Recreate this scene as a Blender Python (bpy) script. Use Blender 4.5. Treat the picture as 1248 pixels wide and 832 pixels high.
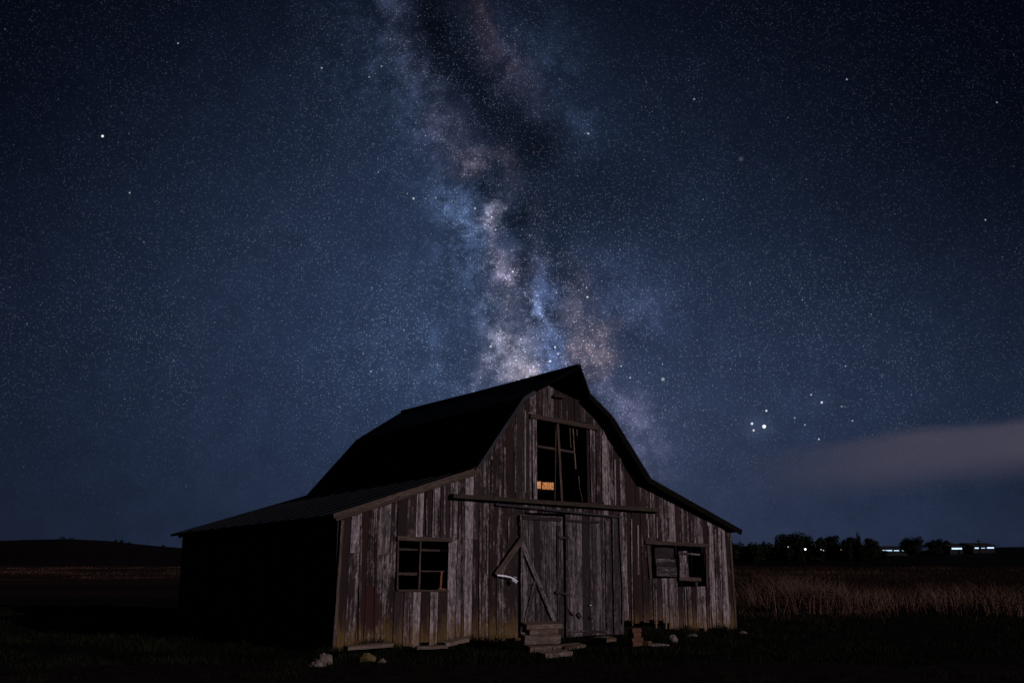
import bpy, bmesh, math, random
import numpy as np
from mathutils import Vector, noise
R = math.radians
random.seed(7); rng = np.random.default_rng(7)
scn = bpy.context.scene
col = scn.collection
for o in list(bpy.data.objects): bpy.data.objects.remove(o)

# ------------------------------------------------------------------ camera
PITCH = math.atan(272/1250)
cam_d = bpy.data.cameras.new('camera'); cam = bpy.data.objects.new('camera', cam_d); col.objects.link(cam)
cam_d.sensor_width = 36; cam_d.lens = 1250/1248*36; cam_d.clip_start = .1; cam_d.clip_end = 6000
EYE = Vector((0, 0, 1.5)); cam.location = EYE; cam.rotation_euler = (math.pi/2+PITCH, 0, 0)
scn.camera = cam
FW = Vector((0, math.cos(PITCH), math.sin(PITCH))); UP = Vector((0, -math.sin(PITCH), math.cos(PITCH)))
def ray(x, y): return FW*1250+Vector((1, 0, 0))*(x-624)+UP*(416-y)
def on_ground(x, y, z=0.):
    v = ray(x, y); return EYE+v*((z-EYE.z)/v.z)
def at_dist(x, y, Y):
    v = ray(x, y); return EYE+v*(Y/v.y)

# ------------------------------------------------------------------ exposure
scn.view_settings.view_transform = 'Standard'; scn.view_settings.look = 'None'
scn.view_settings.exposure = 0; scn.view_settings.gamma = 1; scn.view_settings.use_curve_mapping = False
scn.render.engine = 'CYCLES'
scn.cycles.use_denoising = False
scn.cycles.sample_clamp_indirect = .3
scn.render.filter_size = 1.35
scn.cycles.max_bounces = 3; scn.cycles.diffuse_bounces = 2; scn.cycles.glossy_bounces = 1

# ------------------------------------------------------------------ moon (the one directional light)
MOON_AZ, MOON_EL = R(-37), R(15)
md = bpy.data.lights.new('moon', 'SUN'); md.energy = 1.2; md.angle = R(.5); md.color = (1., .85, .87)
mo = bpy.data.objects.new('moon', md); col.objects.link(mo)
ML = Vector((math.cos(MOON_AZ)*math.cos(MOON_EL), math.sin(MOON_AZ)*math.cos(MOON_EL), math.sin(MOON_EL)))
mo.rotation_euler = ML.to_track_quat('Z', 'Y').to_euler()

# ------------------------------------------------------------------ night sky: moonlit air + airglow + milky way + stars
W = bpy.data.worlds.new('World'); scn.world = W; W.use_nodes = True
W.cycles.sampling_method = 'MANUAL'; W.cycles.sample_map_resolution = 256
nt = W.node_tree; nt.nodes.clear(); N = nt.nodes; L = nt.links
def nd(t, **k):
    n = N.new(t)
    for a, b in k.items(): setattr(n, a, b)
    return n
def put(sock, v):
    if hasattr(v, 'links'): L.new(v, sock)
    elif v is not None: sock.default_value = v
def M(op, a, b=None, c=None, clamp=False):
    n = nd('ShaderNodeMath', operation=op, use_clamp=clamp)
    for i, v in enumerate((a, b, c)): put(n.inputs[i], v)
    return n.outputs[0]
def V(op, a, b=None, c=None, out=0):
    n = nd('ShaderNodeVectorMath', operation=op)
    for i, v in enumerate((a, b, c)):
        if v is not None:
            if hasattr(v, 'links'): L.new(v, n.inputs[i])
            else: n.inputs[i].default_value = v if hasattr(v, '__len__') else (v, v, v)
    return n.outputs[out]
def mrange(v, a, b, c=0., d=1.):
    n = nd('ShaderNodeMapRange', interpolation_type='SMOOTHSTEP')
    for i, q in enumerate((v, a, b, c, d)): put(n.inputs[i], q)
    return n.outputs[0]
def noi(vec, scale, detail=4, rough=.55):
    n = nd('ShaderNodeTexNoise'); L.new(vec, n.inputs['Vector'])
    n.inputs['Scale'].default_value = scale; n.inputs['Detail'].default_value = detail; n.inputs['Roughness'].default_value = rough
    return n
tc = nd('ShaderNodeTexCoord'); D = V('NORMALIZE', tc.outputs['Generated'])
fz = M('MAXIMUM', V('DOT_PRODUCT', D, tuple(FW), out=1), .05)
uu = M('DIVIDE', V('DOT_PRODUCT', D, (1, 0, 0), out=1), fz)
vv = M('DIVIDE', V('DOT_PRODUCT', D, tuple(UP), out=1), fz)
cb = nd('ShaderNodeCombineXYZ'); L.new(uu, cb.inputs[0]); L.new(vv, cb.inputs[1]); Q0 = cb.outputs[0]
n1 = noi(D, 9, 3, .6); n2 = noi(D, 34, 5, .65)
w1 = V('MULTIPLY', V('SUBTRACT', n1.outputs['Color'], .5), (.050, .050, 0))
w2 = V('MULTIPLY', V('SUBTRACT', n2.outputs['Color'], .5), (.046, .046, 0))
Q = V('ADD', Q0, V('ADD', w1, w2))
def gauss(q, px, py, rx, ry, rot=0):
    m = nd('ShaderNodeMapping', vector_type='TEXTURE'); L.new(q, m.inputs[0])
    m.inputs[1].default_value = ((px-624)/1250, (416-py)/1250, 0); m.inputs[2].default_value = (0, 0, R(rot))
    m.inputs[3].default_value = (rx/1250, ry/1250, 1)
    return M('POWER', .36788, V('DOT_PRODUCT', m.outputs[0], m.outputs[0], out=1))
def after(acc, q): return V('MULTIPLY_ADD', acc, 1e-7, q)      # keeps the node chain in order (the shader stack is short)
def glow(acc, q, p, colr, amp): return V('MULTIPLY_ADD', gauss(after(acc, q), *p), tuple(c*amp for c in colr), acc)
def shade(acc, q, p, a): return V('MULTIPLY', acc, M('MULTIPLY_ADD', gauss(after(acc, q), *p), -a, 1.))
BL = (.30, .50, 1.); DB = (.27, .46, 1.); PU = (.62, .60, 1.); WA = (1., .68, .68); LV = (.78, .74, 1.)
# broad airglow
sep = nd('ShaderNodeSeparateXYZ'); L.new(D, sep.inputs[0]); elev = sep.outputs[2]
base = V('MULTIPLY_ADD', mrange(elev, -.05, .42, 1, 0), (.0052, .0082, .0185), (.0006, .0012, .0036))
for p, c, a in [((560, 430, 430, 310, 0), (.27, .46, 1.), .058), ((500, 250, 260, 230, 0), DB, .012), ((1060, 500, 300, 170, 0), DB, .026),
                ((1000, 660, 420, 60, 0), (.36, .50, 1.), .017), ((250, 690, 300, 50, 0), (.45, .55, .9), .003), ((760, 560, 200, 140, 0), PU, .015)]:
    base = glow(base, Q0, p, c, a)
mw = V('MULTIPLY', D, 0.)
for p, c, a in [
    ((560, 290, 70, 260, 12), BL, .015), ((472, 15, 18, 50, 8), (.4, .5, 1.), .024), ((508, 85, 20, 70, 20), PU, .013), ((500, 130, 24, 60, 15), BL, .010),
    ((548, 165, 22, 40, 35), (.8, .62, .9), .022), ((574, 196, 26, 13, 10), WA, .034), ((618, 205, 12, 24, 10), WA, .016), ((562, 262, 30, 40, 10), BL, .066),
    ((598, 256, 12, 15, 0), LV, .23), ((597, 290, 9, 24, 0), WA, .035), ((623, 332, 15, 22, 10), (.8, .66, .9), .15),
    ((614, 385, 20, 44, 12), LV, .074), ((624, 432, 34, 32, 0), (.92, .84, 1.), .092), ((640, 458, 24, 12, 20), (1., .82, .88), .14), ((594, 452, 12, 16, 0), LV, .05),
    ((657, 374, 9, 26, 35), (.42, .55, 1.), .19), ((676, 425, 20, 36, 22), (.27, .43, 1.), .11), ((656, 294, 9, 34, 5), PU, .055), ((665, 340, 14, 20, 15), (.3, .45, 1.), .05),
    ((668, 348, 34, 22, 0), (.3, .45, 1.), .030), ((706, 360, 22, 34, 15), (.9, .68, .8), .036), ((730, 425, 25, 30, 20), WA, .064), ((713, 440, 14, 20, 0), WA, .040),
    ((768, 360, 50, 46, 20), (.36, .50, 1.), .034), ((755, 482, 16, 24, 20), PU, .055), ((785, 510, 36, 30, 30), PU, .045), ((800, 550, 34, 34, 20), PU, .028),
    ((592, 20, 16, 42, 15), (.9, .52, .62), .012), ((628, 95, 20, 60, 32), (.8, .52, .72), .016), ((668, 90, 44, 70, 20), BL, .017),
    ((700, 160, 40, 30, 20), BL, .014), ((540, 420, 80, 70, 0), BL, .024), ((585, 340, 22, 70, 0), BL, .018), ((440, 60, 70, 90, 0), BL, .008)]:
    mw = glow(mw, Q, p, c, a)
n3 = noi(D, 26, 6, .7); n4 = noi(D, 95, 4, .7)
mw = V('MULTIPLY', mw, M('MULTIPLY', mrange(n3.outputs[0], .33, .65, .22, 2.0), mrange(n4.outputs[0], .30, .70, .55, 1.55)))
al = V('ADD', base, mw)
for p, a in [((535, 40, 30, 75, 12), .72), ((590, 120, 34, 70, 25), .70), ((650, 185, 46, 46, 30), .66), ((592, 222, 13, 15, 0), .55), ((640, 262, 24, 26, 20), .58),
             ((638, 330, 8, 40, 5), .45), ((690, 320, 30, 60, 10), .35), ((730, 235, 80, 60, 0), .38), ((599, 313, 22, 8, 0), .4), ((706, 462, 12, 24, 10), .35),
             ((664, 400, 9, 16, 30), .3), ((780, 410, 26, 14, -20), .25)]:
    al = shade(al, Q, p, a)
al = V('MULTIPLY', al, mrange(n2.outputs[0], .2, .8, .86, 1.14))
# thin branching dust lanes inside the band
lane = M('MULTIPLY', mrange(M('ABSOLUTE', M('SUBTRACT', n3.outputs[0], .47)), .0, .045, 1, 0), gauss(Q0, 615, 330, 75, 230, 14))
al = V('MULTIPLY', al, M('MULTIPLY_ADD', lane, -.42, 1.))
al = glow(al, Q0, (923, 519, 17, 13, 0), (.5, .62, 1.), .028); al = glow(al, Q0, (998, 490, 20, 12, 0), (.5, .62, 1.), .010)
# long low cloud bank with a crisp upper edge
nc = noi(V('MULTIPLY', D, (1, 1, 3.)), 9, 4, .5)
cq = V('ADD', Q0, V('MULTIPLY', V('SUBTRACT', nc.outputs['Color'], .5), (.02, .022, 0)))
cm = nd('ShaderNodeMapping', vector_type='TEXTURE'); L.new(cq, cm.inputs[0])
cm.inputs[1].default_value = ((1190-624)/1250, (416-545)/1250, 0); cm.inputs[2].default_value = (0, 0, R(7)); cm.inputs[3].default_value = (250/1250, 34/1250, 1)
cs = nd('ShaderNodeSeparateXYZ'); L.new(cm.outputs[0], cs.inputs[0])
body = M('MULTIPLY', mrange(cs.outputs[1], .5, 1.08, 1, 0), mrange(cs.outputs[1], -1.5, -.1, 0, 1))
body = M('MULTIPLY', body, mrange(cs.outputs[0], -1.3, -.1, 0, 1)); cloud = M('MULTIPLY', M('MULTIPLY', body, mrange(nc.outputs[0], .25, .7, .72, 1.)), .92)
mixc = nd('ShaderNodeMix', data_type='RGBA'); L.new(cloud, mixc.inputs[0]); L.new(al, mixc.inputs[6]); mixc.inputs[7].default_value = (.060, .056, .083, 1)
al = mixc.outputs[2]
# stars
lum = V('DOT_PRODUCT', V('ADD', base, mw), (7., 9., 6.), out=1)
dens = M('MULTIPLY', M('ADD', M('MULTIPLY', lum, 1.25), .12), mrange(n1.outputs[0], .3, .7, .65, 1.3))
nocl = M('MULTIPLY', M('MULTIPLY_ADD', cloud, -1., 1.), mrange(elev, .005, .22, .03, 1))
def starlayer(scale, rad, thr, gain, powr):
    v = nd('ShaderNodeTexVoronoi', feature='F1', distance='EUCLIDEAN', voronoi_dimensions='3D'); L.new(after(al, D), v.inputs['Vector'])
    v.inputs['Scale'].default_value = scale; v.inputs['Randomness'].default_value = 1
    s = nd('ShaderNodeSeparateColor'); L.new(v.outputs['Color'], s.inputs[0])
    disc = mrange(v.outputs['Distance'], rad*.35, rad, 1, 0)
    mag = M('POWER', mrange(s.outputs[0], thr, 1.), powr)
    b = M('MULTIPLY', M('MULTIPLY', disc, mag), M('MULTIPLY', dens, gain))
    c = nd('ShaderNodeMix', data_type='RGBA'); L.new(s.outputs[1], c.inputs[0]); c.inputs[6].default_value = (.42, .66, 1., 1); c.inputs[7].default_value = (.88, .86, 1., 1)
    return V('MULTIPLY', V('MULTIPLY', c.outputs[2], b), nocl)
for args in [(620, .46, .25, .105, 1.7), (400, .27, .3, .13, 2.6), (230, .17, .4, .22, 3.8), (110, .085, .5, .45, 4.)]:
    al = V('ADD', al, starlayer(*args))
for px, py, r, b in [(125, 166, 1.5, 1.6), (217, 53, 1., .5), (158, 235, 1.1, .45), (392, 83, 1.1, .45), (504, 242, 1.2, .8), (531, 241, .9, .5), (579, 254, 1.1, .7),
                     (604, 280, 1., .7), (717, 163, 1.3, .55), (716, 362, 1.2, .8), (846, 121, 1.2, .35), (1032, 97, 1., .5), (1215, 125, 1., .4), (1201, 268, 1., .5),
                     (916.5, 516, 1.5, 1.2), (931.3, 519.5, 2., 2.6), (918.5, 524.2, 1.3, 1.), (934, 500.3, 1.3, 1.), (1001.5, 490.2, 1.4, 1.), (988.5, 480.8, 1.1, .6),
                     (998, 535, 1.1, .7), (1039, 512.5, 1., .5), (981, 517.5, 1., .5), (968.5, 509, 1., .45), (625, 331, 1.4, .8), (676.5, 423, 1.2, 1.), (670.5, 440, 1.4, 1.1),
                     (680, 431, 1.1, .9), (643, 462, 3.0, .8), (598, 422, 1.3, .8), (808, 462, 2.2, .35), (903, 194, 3.2, .05), (768, 460, 1., .7), (757, 446, 1., .6), (450, 94, 1., .4), (465, 81, 1., .4), (1026, 495, 1., .4)]:
    al = V('MULTIPLY_ADD', mrange(V('DISTANCE', after(al, Q0), ((px-624)/1250, (416-py)/1250, 0), out=1), 0., r*1.45/1250, 1, 0), (b*.9, b*.96, b), al)
# a trace of moonlit atmosphere
sky = nd('ShaderNodeTexSky', sky_type='NISHITA', sun_disc=False); sky.sun_elevation = MOON_EL; sky.sun_rotation = math.pi/2-MOON_AZ
al = V('MULTIPLY_ADD', sky.outputs[0], (.00022, .00026, .00050), al)
bg = nd('ShaderNodeBackground'); L.new(al, bg.inputs[0]); bg.inputs[1].default_value = 1.
wo = nd('ShaderNodeOutputWorld'); L.new(bg.outputs[0], wo.inputs[0])

# ------------------------------------------------------------------ materials
def mat(name):
    m = bpy.data.materials.new(name); m.use_nodes = True; t = m.node_tree; b = t.nodes['Principled BSDF']
    return m, t, b
class G:   # tiny node helper for a material tree
    def __init__(s, t): s.t = t
    def n(s, ty, **k):
        x = s.t.nodes.new(ty)
        for a, b in k.items(): setattr(x, a, b)
        return x
    def l(s, a, b): s.t.links.new(a, b)
    def noise(s, vec, scale, detail=4, rough=.55):
        x = s.n('ShaderNodeTexNoise'); s.l(vec, x.inputs['Vector'])
        x.inputs['Scale'].default_value = scale; x.inputs['Detail'].default_value = detail; x.inputs['Roughness'].default_value = rough
        return x.outputs[0]
    def mr(s, v, a, b, c=0., d=1.):
        x = s.n('ShaderNodeMapRange'); s.l(v, x.inputs[0])
        for i, q in enumerate((a, b, c, d)):
            if hasattr(q, 'links'): s.l(q, x.inputs[i+1])
            else: x.inputs[i+1].default_value = q
        return x.outputs[0]
    def m(s, op, a, b):
        x = s.n('ShaderNodeMath', operation=op)
        for i, q in enumerate((a, b)):
            if hasattr(q, 'links'): s.l(q, x.inputs[i])
            else: x.inputs[i].default_value = q
        return x.outputs[0]
    def vm(s, op, a, b):
        x = s.n('ShaderNodeVectorMath', operation=op)
        for i, q in enumerate((a, b)):
            if hasattr(q, 'links'): s.l(q, x.inputs[i])
            else: x.inputs[i].default_value = q
        return x.outputs[0]
    def mix(s, f, a, b):
        x = s.n('ShaderNodeMix', data_type='RGBA')
        for i, q in ((0, f), (6, a), (7, b)):
            if hasattr(q, 'links'): s.l(q, x.inputs[i])
            else: x.inputs[i].default_value = (*q, 1) if isinstance(q, tuple) else q
        return x.outputs[2]
def wood(name, dark, light, red, bump=.5, stain=False, moss=False):
    m, t, b = mat(name); g = G(t)
    gc = g.n('ShaderNodeAttribute', attribute_name='gc').outputs['Vector']
    tn = g.n('ShaderNodeAttribute', attribute_name='tone').outputs['Vector']
    ts = g.n('ShaderNodeSeparateXYZ'); g.l(tn, ts.inputs[0])
    fine = g.noise(g.vm('MULTIPLY', gc, (60, 60, 2.2)), 1, 6, .68)
    streak = g.noise(g.vm('MULTIPLY', gc, (20, 20, .6)), 1, 5, .62)
    patch = g.noise(g.vm('MULTIPLY', gc, (7, 7, 1.7)), 1, 5, .68)
    fleck = g.noise(g.vm('MULTIPLY', gc, (26, 26, 9)), 1, 4, .75)
    # bare pale wood shows where the old paint has gone; the board's own tone moves the threshold
    s = g.m('ADD', g.m('MULTIPLY', streak, .55), g.m('MULTIPLY', patch, .45))
    s = g.m('ADD', s, g.m('MULTIPLY', g.m('SUBTRACT', fleck, .5), .35))
    s = g.m('ADD', s, g.m('MULTIPLY', g.m('SUBTRACT', ts.outputs[0], .5), .30))
    bare = g.mr(s, .50, .69)
    flat = g.m('MULTIPLY', g.mr(ts.outputs[1], .45, 1.), .28)
    fm_ = g.n('ShaderNodeMix'); g.l(flat, fm_.inputs[0]); g.l(bare, fm_.inputs[2]); g.l(g.m('MULTIPLY', ts.outputs[0], .75), fm_.inputs[3]); bare = fm_.outputs[0]
    c = g.mix(g.mr(patch, .35, .65), dark, red)
    c = g.mix(ts.outputs[2], c, dark)
    c = g.mix(bare, c, g.mix(g.mr(fleck, .32, .68), tuple(x*.42 for x in light), light))
    c = g.mix(g.mr(fine, .30, .62, .75, 0), c, tuple(x*.35 for x in dark))
    # knots
    vo = g.n('ShaderNodeTexVoronoi', feature='F1'); g.l(g.vm('MULTIPLY', gc, (5, 5, 1.35)), vo.inputs['Vector']); vo.inputs['Scale'].default_value = 1
    c = g.mix(g.mr(vo.outputs['Distance'], .05, .11, .9, 0), c, tuple(x*.15 for x in dark))
    oc = g.n('ShaderNodeTexCoord').outputs['Object']; os_ = g.n('ShaderNodeSeparateXYZ'); g.l(oc, os_.inputs[0])
    if stain:   # ochre algae splashed up from the ground, uneven in height
        h = g.m('ADD', os_.outputs[2], g.m('MULTIPLY', g.m('SUBTRACT', patch, .5), 1.7))
        c = g.mix(g.mr(h, .05, .55, .62, 0), c, g.mix(fleck, (.10, .048, .012), (.26, .16, .05)))
        # one large dark-red blotch of old paint on the left bay
        dx = g.m('MULTIPLY', g.m('SUBTRACT', os_.outputs[0], .72), 3.6); dz = g.m('MULTIPLY', g.m('SUBTRACT', os_.outputs[2], .66), 1.9)
        rr = g.m('ADD', g.m('ADD', g.m('MULTIPLY', dx, dx), g.m('MULTIPLY', dz, dz)), g.m('MULTIPLY', g.m('SUBTRACT', patch, .5), 1.1))
        c = g.mix(g.mr(rr, .45, .8, .96, 0), c, (.035, .008, .009))
    if moss:
        pn = g.noise(oc, 5, 4, .6)
        c = g.mix(g.mr(pn, .50, .66, 0, .45), c, (.05, .052, .02))
    g.l(c, b.inputs['Base Color']); b.inputs['Roughness'].default_value = .82
    b.inputs['Specular IOR Level'].default_value = .3 if light[0] > .08 else .04
    bp = g.n('ShaderNodeBump'); bp.inputs['Strength'].default_value = bump; bp.inputs['Distance'].default_value = .012
    g.l(g.m('ADD', fine, g.m('MULTIPLY', streak, .8)), bp.inputs['Height']); g.l(bp.outputs[0], b.inputs['Normal'])
    return m
def plain(name, c, rough=.7, metal=0., var=.3, scale=8., bump=0.):
    m, t, b = mat(name); g = G(t); oc = g.n('ShaderNodeTexCoord').outputs['Object']
    n_ = g.noise(oc, scale, 5, .65)
    g.l(g.mix(g.mr(n_, .3, .7), tuple(x*(1-var) for x in c), tuple(min(1, x*(1+var)) for x in c)), b.inputs['Base Color'])
    b.inputs['Roughness'].default_value = rough; b.inputs['Metallic'].default_value = metal
    if rough > .85: b.inputs['Specular IOR Level'].default_value = .04
    if bump:
        bp = g.n('ShaderNodeBump'); bp.inputs['Strength'].default_value = bump; bp.inputs['Distance'].default_value = .03
        g.l(n_, bp.inputs['Height']); g.l(bp.outputs[0], b.inputs['Normal'])
    return m
def emit(name, c, s):
    m, t, b = mat(name); b.inputs['Base Color'].default_value = (*c, 1); b.inputs['Emission Color'].default_value = (*c, 1); b.inputs['Emission Strength'].default_value = s
    return m
MAT = {
    'wall': wood('old_painted_boards', (.016, .009, .009), (.62, .53, .58), (.045, .013, .013), 1., stain=True),
    'door': wood('grey_door_boards', (.022, .016, .020), (.40, .34, .37), (.036, .018, .020), 1.),
    'trim': wood('bare_trim', (.060, .042, .035), (.200, .150, .125), (.070, .042, .035), .5),
    'beam': wood('mossy_beam', (.034, .024, .018), (.085, .066, .050), (.038, .024, .018), .6, moss=True),
    'dark': wood('tarred_boards', (.040, .043, .062), (.085, .085, .105), (.014, .013, .018), .4),  # dark bluish wood: shade on the unlit walls put into the colour
    'inner': wood('inner_boards', (.006, .005, .005), (.012, .010, .009), (.008, .006, .006), .3),  # near black: the interior's darkness is put into the colour
    'raw': wood('raw_orange_timber', (.20, .085, .03), (.46, .22, .09), (.24, .10, .04), .3),  # orange of warm lamplight on the post, put into its wood colour
    'log': wood('split_log', (.10, .060, .040), (.34, .26, .21), (.13, .08, .05), .5),
    'pale': wood('bleached_plank', (.12, .085, .07), (.38, .31, .27), (.16, .11, .08), .4),
    'rust': plain('rusted_iron', (.035, .018, .013), .8, .3, .5, 30, .3),
    'bright': plain('galvanised_metal', (.50, .52, .60), .5, .6, .2, 20),
    'stone': plain('field_stone', (.20, .17, .15), .9, 0, .45, 9, .6),
    'pstone': plain('pale_stone', (.16, .13, .11), .9, 0, .4, 12, .6),
    'ystone': plain('ochre_stone', (.15, .11, .055), .9, 0, .4, 12, .6),
    'brick': plain('old_brick', (.12, .06, .042), .9, 0, .4, 25, .4),
    'farwall': plain('far_wall', (.03, .03, .035), .9, 0, .2, 1),
    'farroof': plain('far_roof', (.015, .015, .018), .7, 0, .2, 1),
    'pole': plain('dark_pole', (.006, .006, .006), .9, 0, .2, 4),
    'bark': plain('bark', (.03, .022, .016), .95, 0, .4, 6, .3),
    'lamp': emit('lamp_glass', (.85, .92, 1.), 4.), 'redlamp': emit('amber_lamp_glass', (1., .42, .2), .5), 'dimlamp': emit('dim_lamp_glass', (.8, .88, 1.), .55),
    'litwin': emit('lit_cold_window', (.55, .76, 1.), 1.3),
}
# corrugated dark roof metal
m, t, b = mat('dark_roof_metal'); g = G(t); oc = g.n('ShaderNodeAttribute', attribute_name='gc').outputs['Vector']
n_ = g.noise(oc, 2.2, 5, .65); g.l(g.mix(g.mr(n_, .35, .7), (.005, .006, .009), (.012, .012, .015)), b.inputs['Base Color'])
b.inputs['Roughness'].default_value = .62; b.inputs['Metallic'].default_value = .0; b.inputs['Specular IOR Level'].default_value = .10
wv = g.n('ShaderNodeTexWave', wave_type='BANDS', bands_direction='Z'); g.l(oc, wv.inputs[0]); wv.inputs['Scale'].default_value = 2.6; wv.inputs['Distortion'].default_value = .2
bp = g.n('ShaderNodeBump'); bp.inputs['Strength'].default_value = .06; bp.inputs['Distance'].default_value = .02
g.l(wv.outputs[0], bp.inputs['Height']); g.l(bp.outputs[0], b.inputs['Normal']); MAT['roof'] = m
# orange panel seen deep in the loft: its warm light is mottled emission
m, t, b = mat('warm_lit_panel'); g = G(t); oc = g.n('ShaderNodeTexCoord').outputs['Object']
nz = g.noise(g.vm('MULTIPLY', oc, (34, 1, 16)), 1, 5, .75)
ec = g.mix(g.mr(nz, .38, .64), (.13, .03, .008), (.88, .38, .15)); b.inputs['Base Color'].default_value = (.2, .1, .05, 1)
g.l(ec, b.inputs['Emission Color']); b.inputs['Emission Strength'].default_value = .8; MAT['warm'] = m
# ground
def ground_mat():
    m, t, b = mat('dark_ground'); g = G(t); oc = g.n('ShaderNodeTexCoord').outputs['Object']
    a = g.noise(oc, .12, 5, .6); f = g.noise(oc, 3.5, 7, .7); s2 = g.noise(g.vm('MULTIPLY', oc, (.02, .12, 1)), 1, 4, .6)
    turf = g.mix(g.mr(f, .3, .7), (.003, .004, .002), (.012, .010, .007))
    straw = g.mix(g.mr(f, .3, .7), (.020, .010, .008), (.055, .030, .022))
    sx = g.n('ShaderNodeSeparateXYZ'); g.l(oc, sx.inputs[0])
    far = g.mr(g.m('ADD', sx.outputs[1], g.m('MULTIPLY', a, 30)), 45, 110)
    bands = g.mr(s2, .40, .62)
    c = g.mix(far, turf, g.mix(bands, tuple((.012, .008, .007)), straw))
    g.l(c, b.inputs['Base Color']); b.inputs['Roughness'].default_value = .95; b.inputs['Specular IOR Level'].default_value = .02
    bp = g.n('ShaderNodeBump'); bp.inputs['Strength'].default_value = .8; bp.inputs['Distance'].default_value = .06
    g.l(f, bp.inputs['Height']); g.l(bp.outputs[0], b.inputs['Normal'])
    return m
MAT['ground'] = ground_mat()
MAT['track'] = plain('dirt_track', (.011, .0065, .006), .95, 0, .8, 3.5, 1.)
MAT['hill'] = plain('far_hill', (.008, .005, .007), .95, 0, .35, .02)
MAT['bank'] = plain('dark_bank', (.003, .003, .005), .95, 0, .3, .1)
def blade_mat(name, c0, c1):
    m, t, b = mat(name); g = G(t); tn = g.n('ShaderNodeAttribute', attribute_name='tone').outputs['Vector']
    s_ = g.n('ShaderNodeSeparateXYZ'); g.l(tn, s_.inputs[0])
    g.l(g.mix(s_.outputs[0], c0, c1), b.inputs['Base Color']); b.inputs['Roughness'].default_value = .85; b.inputs['Specular IOR Level'].default_value = .02
    return m
MAT['straw'] = blade_mat('dry_blades', (.016, .007, .006), (.135, .082, .060))
MAT['pale_straw'] = blade_mat('pale_dry_blades', (.05, .028, .020), (.24, .155, .115))
MAT['grass'] = blade_mat('green_blades', (.003, .004, .002), (.021, .024, .013))
MAT['leaf'] = blade_mat('dark_leaves', (.010, .014, .009), (.028, .034, .020))

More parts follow.
